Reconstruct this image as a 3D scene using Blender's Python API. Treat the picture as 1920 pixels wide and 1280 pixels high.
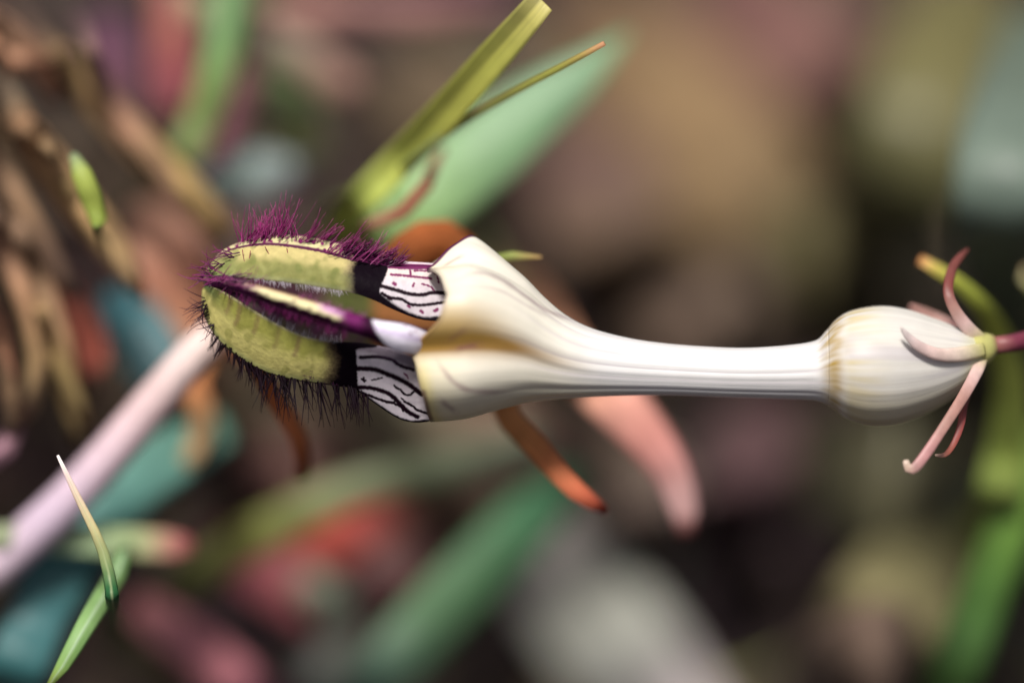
import bpy, math, random
import numpy as np
from mathutils import Vector, noise as mnoise

for o in list(bpy.data.objects):
    bpy.data.objects.remove(o, do_unlink=True)
scene = bpy.context.scene
col = scene.collection
MM = 0.001

# ------------------------------------------------------------------ camera
PITCH = math.radians(38.0)          # looking down at a grassy bank
DIST = 250.0                        # mm from lens to the plane of the flower
HEIGHT = 62.0                       # mm of the flower above the soil
FIELD = 58.2                        # mm of width seen in the flower's plane
S = FIELD / 1920.0                  # mm per photo pixel in that plane
R_ = np.array((1.0, 0.0, 0.0))
F_ = np.array((0.0, math.cos(PITCH), -math.sin(PITCH)))
U_ = np.array((0.0, math.sin(PITCH), math.cos(PITCH)))
C0 = np.array((0.0, 0.0, HEIGHT))
CAMP = C0 - F_ * DIST

cam_data = bpy.data.cameras.new('camera')
cam = bpy.data.objects.new('camera', cam_data)
col.objects.link(cam)
cam.location = Vector(CAMP * MM)
cam.rotation_euler = (math.pi / 2 - PITCH, 0, 0)
cam_data.sensor_width = 36.0
cam_data.lens = 36.0 * DIST / FIELD
cam_data.clip_start = 0.01
cam_data.clip_end = 200.0
cam_data.dof.use_dof = True
cam_data.dof.focus_distance = (DIST - 1.3) * MM
cam_data.dof.aperture_fstop = 7.0
cam_data.dof.aperture_blades = 0
scene.camera = cam

# ------------------------------------------------------------------ light
SUN_EL = math.radians(77.0)
SUN_AZ = math.radians(-150.0)       # high, a little behind the camera's left shoulder
world = bpy.data.worlds.new('World')
scene.world = world
world.use_nodes = True
wn = world.node_tree
bg = wn.nodes['Background']
sky = wn.nodes.new('ShaderNodeTexSky')
sky.sky_type = 'NISHITA'
sky.sun_disc = False
sky.sun_elevation = SUN_EL
sky.sun_rotation = SUN_AZ
sky.air_density = 1.0
sky.dust_density = 6.0
sky.ozone_density = 0.3
wn.links.new(sky.outputs[0], bg.inputs[0])
bg.inputs[1].default_value = 0.052
sun_data = bpy.data.lights.new('sun', 'SUN')
sun_data.energy = 3.2
sun_data.angle = math.radians(12.0)
sun_data.color = (1.0, 0.965, 0.92)
sun = bpy.data.objects.new('sun', sun_data)
col.objects.link(sun)
sd = Vector((math.sin(SUN_AZ) * math.cos(SUN_EL), math.cos(SUN_AZ) * math.cos(SUN_EL), math.sin(SUN_EL)))
sun.rotation_euler = sd.to_track_quat('Z', 'Y').to_euler()
sun.location = sd * 2.0

scene.render.engine = 'CYCLES'
scene.view_settings.view_transform = 'Standard'
scene.view_settings.look = 'None'
scene.view_settings.gamma = 1.0
scene.view_settings.use_curve_mapping = False
scene.view_settings.exposure = 0.6

# ------------------------------------------------------------------ helpers
def P(px, py, w=0.0):
    """photo pixel + mm behind the flower's plane -> metres"""
    k = (DIST + w) / DIST
    return (C0 + R_ * ((px - 960) * S * k) + U_ * ((640 - py) * S * k) + F_ * w) * MM

def G(px, py, lift=0.0):
    """where the sight line of a pixel meets the height `lift` (mm) above the soil -> metres"""
    d = F_ * DIST + R_ * ((px - 960) * S) + U_ * ((640 - py) * S)
    t = (lift - CAMP[2]) / d[2]
    return (CAMP + d * t) * MM

def Gw(px, py, lift=0.0):
    p = G(px, py, lift) / MM
    return float(np.dot(p - C0, F_))

def s2l(c):
    c = np.asarray(c, float) / 255.0
    return np.where(c <= 0.04045, c / 12.92, ((c + 0.055) / 1.055) ** 2.4)

def catmull(pts, n, closed=False):
    pts = np.asarray(pts, float)
    if len(pts) == 2:
        t = np.linspace(0, 1, n)[:, None]
        return pts[0] * (1 - t) + pts[1] * t
    ext = np.vstack([2 * pts[0] - pts[1], pts, 2 * pts[-1] - pts[-2]])
    m = len(pts) - 1
    fine = []
    q = 24
    for i in range(m):
        p0, p1, p2, p3 = ext[i], ext[i + 1], ext[i + 2], ext[i + 3]
        for j in range(q):
            t = j / q
            fine.append(0.5 * (2 * p1 + (p2 - p0) * t + (2 * p0 - 5 * p1 + 4 * p2 - p3) * t * t
                               + (3 * p1 - p0 - 3 * p2 + p3) * t ** 3))
    fine.append(pts[-1])
    fine = np.array(fine)
    k = min(3, fine.shape[1])
    d = np.concatenate([[0], np.cumsum(np.linalg.norm(np.diff(fine[:, :k], axis=0), axis=1))])
    tt = np.linspace(0, d[-1], n)
    return np.stack([np.interp(tt, d, fine[:, c]) for c in range(fine.shape[1])], 1)

def sstep(a, b, x):
    t = np.clip((np.asarray(x, float) - a) / (b - a), 0, 1)
    return t * t * (3 - 2 * t)

def mix(a, b, t):
    t = np.asarray(t, float)[..., None]
    return np.asarray(a, float) * (1 - t) + np.asarray(b, float) * t

def vnoise(x, y, z=0.0):
    """vector-ised lookup of Perlin noise over arrays"""
    xs, ys = np.broadcast_arrays(np.asarray(x, float), np.asarray(y, float))
    out = np.empty(xs.size)
    fx, fy = xs.ravel(), ys.ravel()
    for i in range(xs.size):
        out[i] = mnoise.noise(Vector((fx[i], fy[i], z)))
    return out.reshape(xs.shape)

def grid_faces(n, m, off=0, wrap=False):
    f = []
    mm = m if wrap else m - 1
    for i in range(n - 1):
        for j in range(mm):
            a = off + i * m + j
            b = off + i * m + (j + 1) % m
            f.append((a, b, b + m, a + m))
    return f

def make_mesh(name, verts, faces, colors, mat, parent=None, smooth=True, thick=0.0, uv=None):
    me = bpy.data.meshes.new(name)
    me.from_pydata([tuple(v) for v in verts], [], [tuple(f) for f in faces])
    if colors is not None:
        at = me.color_attributes.new('pigment', 'FLOAT_COLOR', 'POINT')
        c4 = np.ones((len(verts), 4), np.float32)
        c4[:, :3] = np.clip(colors, 0, 1)
        at.data.foreach_set('color', c4.ravel())
    if uv is not None:
        lay = me.uv_layers.new(name='UVMap')
        li = np.empty(len(me.loops), np.int32)
        me.loops.foreach_get('vertex_index', li)
        lay.data.foreach_set('uv', np.asarray(uv, np.float32)[li].ravel())
    if smooth:
        me.polygons.foreach_set('use_smooth', np.ones(len(me.polygons), bool))
    me.materials.append(mat)
    me.update()
    o = bpy.data.objects.new(name, me)
    col.objects.link(o)
    if parent is not None:
        o.parent = parent
        o.matrix_parent_inverse = parent_inverse(parent)
    if thick:
        md = o.modifiers.new('thickness', 'SOLIDIFY')
        md.thickness = thick * MM
        md.offset = 0.0
    return o

def parent_inverse(p):
    from mathutils import Matrix
    def world_of(q):
        m = Matrix.Translation(q.location)
        if q.parent is not None:
            m = world_of(q.parent) @ q.matrix_parent_inverse @ m
        return m
    return world_of(p).inverted()

def tag(o, label=None, cat=None, group=None, kind=None):
    if label: o['label'] = label
    if cat: o['category'] = cat
    if group: o['group'] = group
    if kind: o['kind'] = kind
    return o

def empty(name, loc):
    e = bpy.data.objects.new(name, None)
    e.empty_display_size = 0.005
    e.location = Vector(loc)
    col.objects.link(e)
    return e

# ------------------------------------------------------------------ materials
def pigment_mat(name, rough=0.5, translucent=0.25, nscale=900.0, namp=0.18, streak=0.0, bump=0.15, spec=0.35, streak_n=24.0, sheen=0.0):
    m = bpy.data.materials.new(name)
    m.use_nodes = True
    nt = m.node_tree
    N = nt.nodes
    L = nt.links
    b = N['Principled BSDF']
    out = N['Material Output']
    at = N.new('ShaderNodeAttribute'); at.attribute_name = 'pigment'
    tc = N.new('ShaderNodeTexCoord')
    nz = N.new('ShaderNodeTexNoise')
    nz.inputs['Scale'].default_value = nscale
    nz.inputs['Detail'].default_value = 5.0
    L.new(tc.outputs['Object'], nz.inputs['Vector'])
    mr = N.new('ShaderNodeMapRange')
    mr.inputs['To Min'].default_value = 1.0 - namp
    mr.inputs['To Max'].default_value = 1.0 + namp
    mr.inputs['From Min'].default_value = 0.3
    mr.inputs['From Max'].default_value = 0.7
    L.new(nz.outputs['Fac'], mr.inputs['Value'])
    vm = N.new('ShaderNodeVectorMath'); vm.operation = 'SCALE'
    L.new(at.outputs['Color'], vm.inputs[0])
    L.new(mr.outputs[0], vm.inputs['Scale'])
    colsock = vm.outputs[0]
    height = nz.outputs['Fac']
    if streak > 0:
        uvn = N.new('ShaderNodeUVMap')
        mp = N.new('ShaderNodeMapping')
        mp.inputs['Scale'].default_value = (streak_n, 1.2, 1.0)
        L.new(uvn.outputs[0], mp.inputs['Vector'])
        n2 = N.new('ShaderNodeTexNoise')
        n2.inputs['Scale'].default_value = 1.0
        n2.inputs['Detail'].default_value = 3.0
        L.new(mp.outputs[0], n2.inputs['Vector'])
        m2 = N.new('ShaderNodeMapRange')
        m2.inputs['From Min'].default_value = 0.3
        m2.inputs['From Max'].default_value = 0.7
        m2.inputs['To Min'].default_value = 1.0 - streak
        m2.inputs['To Max'].default_value = 1.0 + streak
        L.new(n2.outputs['Fac'], m2.inputs['Value'])
        v2 = N.new('ShaderNodeVectorMath'); v2.operation = 'SCALE'
        L.new(colsock, v2.inputs[0])
        L.new(m2.outputs[0], v2.inputs['Scale'])
        colsock = v2.outputs[0]
        height = n2.outputs['Fac']
    L.new(colsock, b.inputs['Base Color'])
    b.inputs['Roughness'].default_value = rough
    b.inputs['Specular IOR Level'].default_value = spec
    if sheen:
        b.inputs['Sheen Weight'].default_value = sheen
    if bump:
        bp = N.new('ShaderNodeBump')
        bp.inputs['Strength'].default_value = bump
        bp.inputs['Distance'].default_value = 0.0002
        L.new(height, bp.inputs['Height'])
        L.new(bp.outputs[0], b.inputs['Normal'])
    if translucent > 0:
        tr = N.new('ShaderNodeBsdfTranslucent')
        L.new(colsock, tr.inputs['Color'])
        mx = N.new('ShaderNodeMixShader')
        mx.inputs[0].default_value = translucent
        L.new(b.outputs[0], mx.inputs[1])
        L.new(tr.outputs[0], mx.inputs[2])
        L.new(mx.outputs[0], out.inputs['Surface'])
    return m

M_TUBE = pigment_mat('waxy_corolla', rough=0.42, translucent=0.22, nscale=700, namp=0.03, streak=0.05, streak_n=60, bump=0.12, spec=0.3)
M_PETAL = pigment_mat('velvety_petal', rough=0.6, translucent=0.15, nscale=2600, namp=0.10, bump=0.25, spec=0.06)
M_HAIR = pigment_mat('petal_hair', rough=0.4, translucent=0.15, nscale=800, namp=0.15, bump=0.0, spec=0.4)
M_SEPAL = pigment_mat('sepal_skin', rough=0.45, translucent=0.15, nscale=1500, namp=0.12, bump=0.15)
M_GRASS = pigment_mat('grass_leaf', rough=0.42, translucent=0.3, nscale=500, namp=0.10, streak=0.10, streak_n=16, bump=0.3)
M_DRY = pigment_mat('dry_leaf', rough=0.75, translucent=0.15, nscale=350, namp=0.25, streak=0.18, streak_n=14, bump=0.5, spec=0.15)
M_THATCH = pigment_mat('thatch_straw', rough=0.8, translucent=0.1, nscale=420, namp=0.5, streak=0.3, streak_n=9, bump=0.6, spec=0.12)
M_LITTER = pigment_mat('litter', rough=0.85, translucent=0.08, nscale=250, namp=0.3, bump=0.3, spec=0.1)

def soil_mat():
    m = bpy.data.materials.new('dark_soil')
    m.use_nodes = True
    nt = m.node_tree
    N, L = nt.nodes, nt.links
    b = N['Principled BSDF']
    tc = N.new('ShaderNodeTexCoord')
    n1 = N.new('ShaderNodeTexNoise'); n1.inputs['Scale'].default_value = 60; n1.inputs['Detail'].default_value = 8
    L.new(tc.outputs['Object'], n1.inputs['Vector'])
    cr = N.new('ShaderNodeValToRGB')
    e = cr.color_ramp.elements
    e[0].position = 0.3; e[0].color = (0.009, 0.006, 0.012, 1)
    e[1].position = 0.75; e[1].color = (0.055, 0.038, 0.032, 1)
    L.new(n1.outputs['Fac'], cr.inputs[0])
    L.new(cr.outputs[0], b.inputs['Base Color'])
    b.inputs['Roughness'].default_value = 0.95
    b.inputs['Specular IOR Level'].default_value = 0.1
    bp = N.new('ShaderNodeBump'); bp.inputs['Strength'].default_value = 0.7; bp.inputs['Distance'].default_value = 0.004
    n2 = N.new('ShaderNodeTexNoise'); n2.inputs['Scale'].default_value = 400; n2.inputs['Detail'].default_value = 6
    L.new(tc.outputs['Object'], n2.inputs['Vector'])
    L.new(n2.outputs['Fac'], bp.inputs['Height'])
    L.new(bp.outputs[0], b.inputs['Normal'])
    return m

# ------------------------------------------------------------------ ground
def build_ground():
    n = 150
    t = np.linspace(-1, 1, n)
    ax = np.sign(t) * (0.35 * np.abs(t) + 40.0 * np.abs(t) ** 7)
    verts = []
    cx, cy = G(960, 640)[:2]
    for y in ax:
        for x in ax:
            r = math.hypot(x, y)
            z = 0.0
            v = Vector((x * 30, y * 30, 0))
            z = (mnoise.noise(v) * 0.0035 + mnoise.noise(v * 3) * 0.0015) * min(1.0, 0.6 / (r + 0.3))
            z += mnoise.noise(Vector((x * 0.7, y * 0.7, 3))) * 0.02 * sstep(0.3, 3.0, r)
            verts.append((x + cx, y + cy, z - 0.003))
    o = make_mesh('ground', verts, grid_faces(n, n), None, soil_mat())
    tag(o, 'dark brown soil under the grass and dry leaf litter', None, None, 'structure')
    return o
build_ground()

# ------------------------------------------------------------------ the flower
# all flower shapes are drawn in photo pixels (x, y) + depth w in mm
def interp(xs, ys):
    xs = np.asarray(xs, float); ys = np.asarray(ys, float)
    # monotone smooth table
    c = catmull(np.stack([xs, ys], 1), 600)
    order = np.argsort(c[:, 0])
    return lambda x: np.interp(x, c[order, 0], c[order, 1])

TOP = interp([740, 800, 850, 885, 930, 980, 1020, 1060, 1110, 1180, 1250, 1330, 1400, 1480, 1530, 1552, 1572, 1600, 1650, 1700, 1760, 1810, 1838, 1856],
             [462, 458, 455, 456, 480, 521, 562, 595, 620, 638, 648, 654, 656, 651, 642, 622, 600, 585, 577, 583, 603, 623, 633, 640])
BOT = interp([740, 800, 870, 930, 1000, 1080, 1160, 1250, 1350, 1450, 1530, 1562, 1592, 1635, 1690, 1750, 1800, 1838, 1856],
             [792, 791, 785, 768, 750, 742, 738, 737, 740, 743, 747, 762, 783, 795, 790, 766, 732, 690, 668])
GROOVES = [(-13, .24, 17), (62, .19, 13), (36, .05, 8), (122, .12, 18), (-98, .03, 18), (190, .15, 22)]
RIM = [(-180, 800), (-150, 800), (-110, 815), (-85, 808), (-70, 804), (-46, 794), (-24, 779), (-13, 767), (-4, 790), (8, 822), (24, 838), (40, 827),
       (52, 806), (62, 800), (76, 838), (91, 884), (100, 868), (120, 812), (150, 800), (180, 800)]
rim_t = np.array([a for a, b in RIM], float)
rim_x = np.array([b for a, b in RIM], float)

def angdiff(a, b):
    return (a - b + 180) % 360 - 180

def corolla_point(x, th):
    """x px (array), th degrees (array) -> px, py, w(mm)"""
    top, bot = TOP(x), BOT(x)
    cy = (top + bot) / 2
    rad = (bot - top) / 2
    f = np.ones_like(x)
    fade = 1 - sstep(800, 1130, x)
    for a, d, wd in GROOVES:
        f -= d * fade * np.exp(-(angdiff(th, a) / wd) ** 2)
    f -= (0.009 * np.cos(np.radians(th * 15)) + 0.006 * np.cos(np.radians(th * 22 + 40))) * sstep(900, 1060, x) * (1 - sstep(1500, 1560, x))
    f -= 0.003 * np.cos(np.radians(th * 20)) * sstep(1560, 1590, x)
    f += 0.08 * np.exp(-(angdiff(th, 92) / 7.0) ** 2) * (1 - sstep(870, 960, x))
    t = np.radians(th)
    py = cy - rad * f * np.sin(t)
    w = -rad * f * np.cos(t) * S + 1.2 * sstep(1400, 1856, x)
    return x, py, w

def line_dist(px, py, pts):
    """distance from points to a polyline, and the 0..1 place along it"""
    best = np.full(px.shape, 1e9)
    for (x0, y0), (x1, y1) in zip(pts[:-1], pts[1:]):
        dx, dy = x1 - x0, y1 - y0
        t = np.clip(((px - x0) * dx + (py - y0) * dy) / (dx * dx + dy * dy + 1e-9), 0, 1)
        best = np.minimum(best, np.hypot(px - x0 - t * dx, py - y0 - t * dy))
    return best

def smooth_line(pts, n=24):
    return [tuple(q) for q in catmull(np.array(pts, float), n)]

IVORY = s2l((232, 227, 212)); WHITE = s2l((226, 224, 222)); CREAM = s2l((228, 214, 165))
OCHRE = s2l((146, 106, 38)); LILAC = s2l((190, 178, 186)); PLUM = s2l((84, 26, 66)); NECK = s2l((176, 144, 58))
STRAW = s2l((222, 206, 128))

def corolla_colors(x, py, th):
    front = np.cos(np.radians(th)) > -0.2
    c = mix(IVORY, WHITE, sstep(1000, 1150, x))
    # cream flare
    c = mix(c, CREAM, 0.45 * (1 - sstep(790, 900, x)) )
    c = mix(c, s2l((232, 224, 190)), 0.7 * sstep(-20, -75, th) * (1 - sstep(1050, 1250, x)))
    rx = np.interp(th, rim_t, rim_x)
    e = x - rx
    c = mix(c, STRAW, 0.8 * (1 - sstep(2, 34, e)) * sstep(-5, -40, th))
    # groove pigment
    g = np.exp(-(angdiff(th, -9) / 11.0) ** 2) * (1 - sstep(880, 1150, x))
    c = mix(c, OCHRE, 0.95 * np.clip(g * 1.3, 0, 1))
    g2 = np.exp(-(angdiff(th, 3) / 15.0) ** 2) * (1 - sstep(840, 1010, x))
    c = mix(c, s2l((196, 158, 72)), 0.75 * g2)
    # veins of the tube
    v = 0.5 + 0.5 * np.cos(np.radians(th * 15 + 6 * np.sin(x / 70.0)))
    vein = v ** 10
    c = mix(c, LILAC, 0.4 * vein * sstep(930, 1080, x) * (1 - sstep(1540, 1570, x)))
    # mauve veins of the flare
    nz = vnoise(x * 0.05, py * 0.05, 7.0)
    for pts, wd, k in VEINS:
        d = line_dist(x, py, pts)
        ends = np.minimum(np.hypot(x - pts[0][0], py - pts[0][1]), np.hypot(x - pts[-1][0], py - pts[-1][1]))
        ln = sum(math.hypot(q[0] - p[0], q[1] - p[1]) for p, q in zip(pts[:-1], pts[1:]))
        c = mix(c, s2l((120, 70, 92)), np.where(front, k * np.exp(-((d + 1.5 * nz) / (wd * 1.15)) ** 2) * sstep(-.05 * ln, .32 * ln, ends), 0))
    # purple margin of the rim
    mg = (1 - sstep(4, 11, e)) * np.clip(sstep(44, 60, th) * (1 - sstep(96, 110, th)) + 0.25 + 0.5 * (np.abs(th + 100) < 60), 0, 1)
    c = mix(c, PLUM, mg)
    # neck and inflated base
    nk = np.exp(-((x - 1566 - 14 * vnoise(th * .09, 0 * x, 6.0)) / 19.0) ** 2)
    st = 0.5 + 0.9 * vnoise(th * .16, x * .012, 5.0)
    c = mix(c, NECK, np.clip(0.95 * nk * (0.5 + 0.5 * st), 0, 1))
    bulb = sstep(1575, 1600, x)
    c = mix(c, s2l((214, 210, 200)), 0.75 * bulb)
    c = mix(c, s2l((206, 188, 132)), np.clip(0.75 * bulb * (st + .1) * (1 - sstep(1585, 1690, x)), 0, 1))
    lob = vnoise(th * .05, x * .004, 15.0)
    c = mix(c, s2l((196, 190, 192)), .7 * bulb * sstep(0, .4, lob))
    c = mix(c, s2l((208, 196, 152)), .6 * bulb * sstep(-15, -60, th))
    c = mix(c, s2l((196, 186, 178)), 0.2 * bulb * (0.5 + 0.5 * np.cos(np.radians(th * 40 + 9))) ** 6)
    c = mix(c, s2l((206, 206, 140)), 0.8 * sstep(1790, 1850, x))
    return c

VEINS = [(smooth_line([(826, 506), (856, 487), (874, 481)]), 3.0, .45),
         (smooth_line([(847, 529), (890, 514), (915, 517), (949, 533), (988, 561), (1033, 589), (1110, 615)]), 3.2, .45),
         (smooth_line([(850, 536), (930, 545), (990, 577), (1060, 612)]), 3.0, .22),
         (smooth_line([(814, 668), (836, 699), (859, 721), (892, 731), (960, 731)]), 4.0, .55),
         (smooth_line([(823, 745), (838, 757), (856, 769)]), 4.0, .5),
         (smooth_line([(850, 655), (881, 648), (900, 646)]), 6.0, .55),
         (smooth_line([(836, 640), (862, 622), (880, 612)]), 5.0, .3)]

BASE_PT = P(1856, 652, 1.2)
flower = empty('lantern_flower', BASE_PT)
tag(flower, 'ivory lantern flower with bulbous base, flared tube and hairy green cage of petals', 'flower')

def revolve(x_of, n, m, name, thick):
    th = np.linspace(-180, 180, m, endpoint=False)
    s = np.linspace(0, 1, n)
    TH, SS = np.meshgrid(th, s)
    X = x_of(TH, SS)
    px, py, w = corolla_point(X, TH)
    v = np.stack([px, py, w], -1).reshape(-1, 3)
    verts = np.array([P(a, b, c) for a, b, c in v])
    cols = corolla_colors(X, py, TH).reshape(-1, 3)
    uv = np.stack([(TH + 180) / 360, X / 400.0], -1).reshape(-1, 2)
    return make_mesh(name, verts, grid_faces(n, m, 0, True), cols, M_TUBE, flower, True, thick, uv)

revolve(lambda th, s: np.interp(th, rim_t, rim_x) * (1 - s) + 1556 * s, 300, 240, 'corolla_tube', 0.22)
revolve(lambda th, s: 1556 + (1856 - 1556) * s + 0 * th, 140, 220, 'swollen_base', 0.22)

# ---- petals: ruled patches between two rails ------------------------------
BLACKP = s2l((14, 5, 14)); STRIPE = s2l((26, 8, 20)); PANEL = s2l((206, 196, 202)); MAUVE = s2l((120, 52, 90))

def patch(ra, rb, n, m, bulge, curve_pow=1.0):
    A = catmull(np.array(ra, float), n)
    B = catmull(np.array(rb, float), n)
    t = np.linspace(0, 1, m)[None, :, None]
    Q = A[:, None, :] * (1 - t) + B[:, None, :] * t
    ends = np.sin(np.clip(np.linspace(0, 1, n) * 6, 0, math.pi / 2))[:, None]
    ends = ends * (1 - .9 * sstep(.78, .95, np.linspace(0, 1, n)))[:, None]
    Q[..., 2] -= bulge * np.sin(np.pi * t[..., 0]) ** curve_pow * ends
    s = np.linspace(0, 1, n)[:, None] + 0 * t[..., 0]
    return Q, s, t[..., 0] + 0 * s

def stripes(c, x, y, lines, nz):
    for pts, wd, cc in lines:
        d = line_dist(x, y, pts)
        c = mix(c, cc, 1 - sstep(wd * 0.40, wd * 0.78 + 0.9, d + 1.2 * nz))
    return c

def petal(name, patches, thick=0.16):
    """patches: list of (Q grid, colours)"""
    V, Fc, C, UV = [], [], [], []
    off = 0
    for Q, c in patches:
        n, m = Q.shape[:2]
        V += [P(*q) for q in Q.reshape(-1, 3)]
        Fc += grid_faces(n, m, off)
        C.append(c.reshape(-1, 3))
        off += n * m
    return make_mesh(name, V, Fc, np.vstack(C), M_PETAL, flower, True, thick)

A_UP = [(384, 528, .3), (390, 505, 0), (408, 483, -.3), (440, 468, -.6), (490, 460, -1), (540, 463, -1.2), (600, 473, -1.3), (665, 490, -1.3), (725, 500, -1.2), (800, 501, -1.2), (870, 505, -1.0)]
A_LO = [(386, 530, 0), (410, 518, -1.5), (450, 521, -2.2), (500, 526, -2.4), (560, 533, -2.4), (610, 541, -2.3), (660, 549, -2.2), (700, 562, -2.1), (740, 581, -2.0), (790, 599, -2.0), (840, 601, -1.9), (870, 600, -1.8)]
A_OUT = [(384, 528, .4), (395, 497, .3), (425, 467, .1), (470, 448, -.2), (520, 439, -.4), (580, 443, -.5), (640, 456, -.5), (700, 477, -.5), (745, 490, -.5), (800, 495, -.5), (870, 501, -.4)]
C_UP = [(386, 534, 0), (415, 545, -1.6), (465, 575, -2.4), (515, 605, -2.7), (570, 630, -2.7), (620, 640, -2.7), (680, 643, -2.7), (735, 655, -2.8), (770, 668, -2.8), (830, 680, -2.4)]
C_LO = [(380, 545, .2), (383, 585, .2), (402, 625, 0), (440, 662, -.3), (490, 692, -.6), (545, 709, -.9), (620, 720, -1.1), (665, 728, -1.1), (700, 752, -1.1), (740, 779, -1.0), (768, 789, -.9), (800, 789, -.7), (838, 776, -.4)]
B_UP = [(386, 528, -.2), (420, 519, -2.0), (460, 530, -3.2), (520, 547, -4.0), (600, 570, -4.6), (660, 589, -4.8), (705, 601, -4.9), (760, 608, -4.5), (806, 624, -3.5), (850, 640, -2.0)]
B_LO = [(388, 534, -.2), (430, 540, -2.0), (480, 558, -3.2), (540, 580, -4.0), (620, 607, -4.5), (690, 631, -4.8), (740, 655, -4.6), (770, 661, -4.1), (795, 660, -3.3), (842, 655, -2.0)]
D_UP = [(384, 526, .6), (420, 480, 1.5), (470, 462, 2.5), (560, 466, 3.2), (700, 494, 3.2), (850, 505, 2.6)]
D_LO = [(386, 532, .6), (450, 548, 3.4), (560, 590, 4.4), (700, 616, 4.4), (850, 625, 4.0)]
E_UP = [(386, 530, .7), (450, 544, 3.9), (560, 584, 4.9), (700, 606, 4.9), (850, 615, 4.6)]
E_LO = [(382, 545, .6), (400, 610, .8), (450, 660, 1.4), (540, 698, 1.8), (680, 718, 1.8), (850, 745, 1.6)]

LA = [([(733, 516), (769, 519), (808, 523)], 3.2, MAUVE), ([(769, 508), (770, 519)], 3, MAUVE), ([(777, 509), (808, 509), (819, 517), (822, 530)], 2.2, MAUVE),
      (smooth_line([(791, 533), (806, 538), (814, 546)]), 2.2, MAUVE), ([(738, 532), (741, 534)], 5, MAUVE), ([(774, 537), (776, 532)], 3, MAUVE),
      (smooth_line([(714, 537), (745, 545), (769, 552), (794, 553), (812, 549), (845, 551)]), 5.4, STRIPE),
      (smooth_line([(716, 550), (731, 558), (753, 561), (769, 570), (794, 572), (840, 566)]), 4.2, STRIPE),
      ([(729, 559), (734, 560)], 5.5, STRIPE), ([(789, 583), (792, 586)], 4, MAUVE), ([(815, 583), (819, 581)], 5, MAUVE), ([(764, 573), (769, 576)], 2.5, MAUVE),
      (smooth_line([(708, 556), (737, 578), (769, 594), (800, 602), (845, 598)]), 13, BLACKP),
      ([(715, 500), (760, 503), (806, 502)], 6, s2l((110, 40, 86)))]
LC = [(smooth_line([(676, 669), (707, 668), (734, 673), (750, 684), (775, 692)]), 5.0, STRIPE),
      (smooth_line([(664, 689), (701, 691), (726, 700), (750, 710), (770, 722), (790, 738)]), 7.0, STRIPE),
      (smooth_line([(668, 725), (691, 725), (717, 731), (736, 741), (750, 755), (766, 771), (783, 780)]), 6.2, STRIPE),
      (smooth_line([(740, 721), (744, 726), (750, 728), (758, 737), (768, 739), (775, 733)]), 3.0, STRIPE),
      (smooth_line([(758, 751), (774, 760), (782, 767), (802, 774)]), 3.2, STRIPE),
      (smooth_line([(677, 734), (697, 741), (721, 750), (738, 753), (742, 747)]), 3.6, STRIPE),
      (smooth_line([(721, 750), (742, 756), (754, 763), (756, 769)]), 3.0, STRIPE),
      ([(698, 711), (708, 709)], 2.0, STRIPE), ([(711, 708), (717, 707)], 2.0, STRIPE), ([(679, 709), (686, 712)], 3.4, STRIPE), ([(683, 706), (684, 714)], 2.4, STRIPE),
      ([(758, 699), (763, 703), (765, 708)], 1.6, MAUVE), ([(752, 745), (757, 748)], 1.8, STRIPE),
      (smooth_line([(672, 732), (700, 753), (740, 780), (768, 790), (802, 789)]), 7.0, BLACKP)]

def petal_upper():
    Q, s, t = patch(A_UP, A_LO, 420, 90, 0.35)
    x, y = Q[..., 0], Q[..., 1]
    nz = vnoise(x * .06, y * .06, 1.0); nf = vnoise(x * .25, y * .25, 2.0)
    c = mix(s2l((192, 178, 120)), s2l((130, 130, 76)), sstep(.22, .55, t + .12 * nz))
    c = mix(c, s2l((128, 132, 96)), sstep(.8, .97, t) * .7)
    c = mix(c, s2l((104, 114, 60)), .45 * sstep(.1, .5, nz))
    c = mix(c, s2l((156, 156, 98)), .4 * sstep(.05, .4, -nz) * sstep(.4, .6, t))
    c = mix(c, s2l((112, 126, 78)), .6 * (1 - sstep(400, 470, x)))
    c = mix(c, PLUM, (1 - sstep(.015, .05, t + .02 * nf)) * .95)
    c = mix(c, s2l((90, 74, 70)), sstep(.93, .985, t) * .6)
    edge_l = 664 - 6 * np.sin(np.pi * np.clip(t, 0, 1)) + 5 * nz + 3 * nf
    c = mix(c, s2l((80, 60, 70)), .6 * sstep(-22, 2, x - edge_l))
    c = mix(c, BLACKP, sstep(-8, 8, x - edge_l))
    edge_r = 727 - 16 * sstep(0, .7, t) + 1.5 * nf
    pan = sstep(-1, 2, x - edge_r)
    pc = mix(PANEL, s2l((224, 206, 190)), .5 * (1 - sstep(.1, .45, t)))
    pc = stripes(pc, x, y, LA, nf)
    c = mix(c, pc, pan)
    Q2, s2, t2 = patch(A_UP, A_OUT, 300, 24, -0.1)
    x2 = Q2[..., 0]
    n2 = vnoise(x2 * .12, Q2[..., 1] * .12, 4.0)
    c2 = mix(s2l((206, 198, 150)), s2l((120, 40, 92)), np.clip(sstep(.0, .35, n2) + sstep(600, 690, x2), 0, 1))
    c2 = mix(c2, PLUM, 1 - sstep(.06, .22, t2))
    c2 = mix(c2, PLUM, sstep(.8, .95, t2))
    c2 = mix(c2, s2l((226, 206, 214)), sstep(745, 755, x2) * sstep(.35, .5, t2))
    Q2 = Q2.copy(); Q2[:, 0, 2] += .02
    return petal('petal', [(Q, c), (Q2, c2)])

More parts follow.
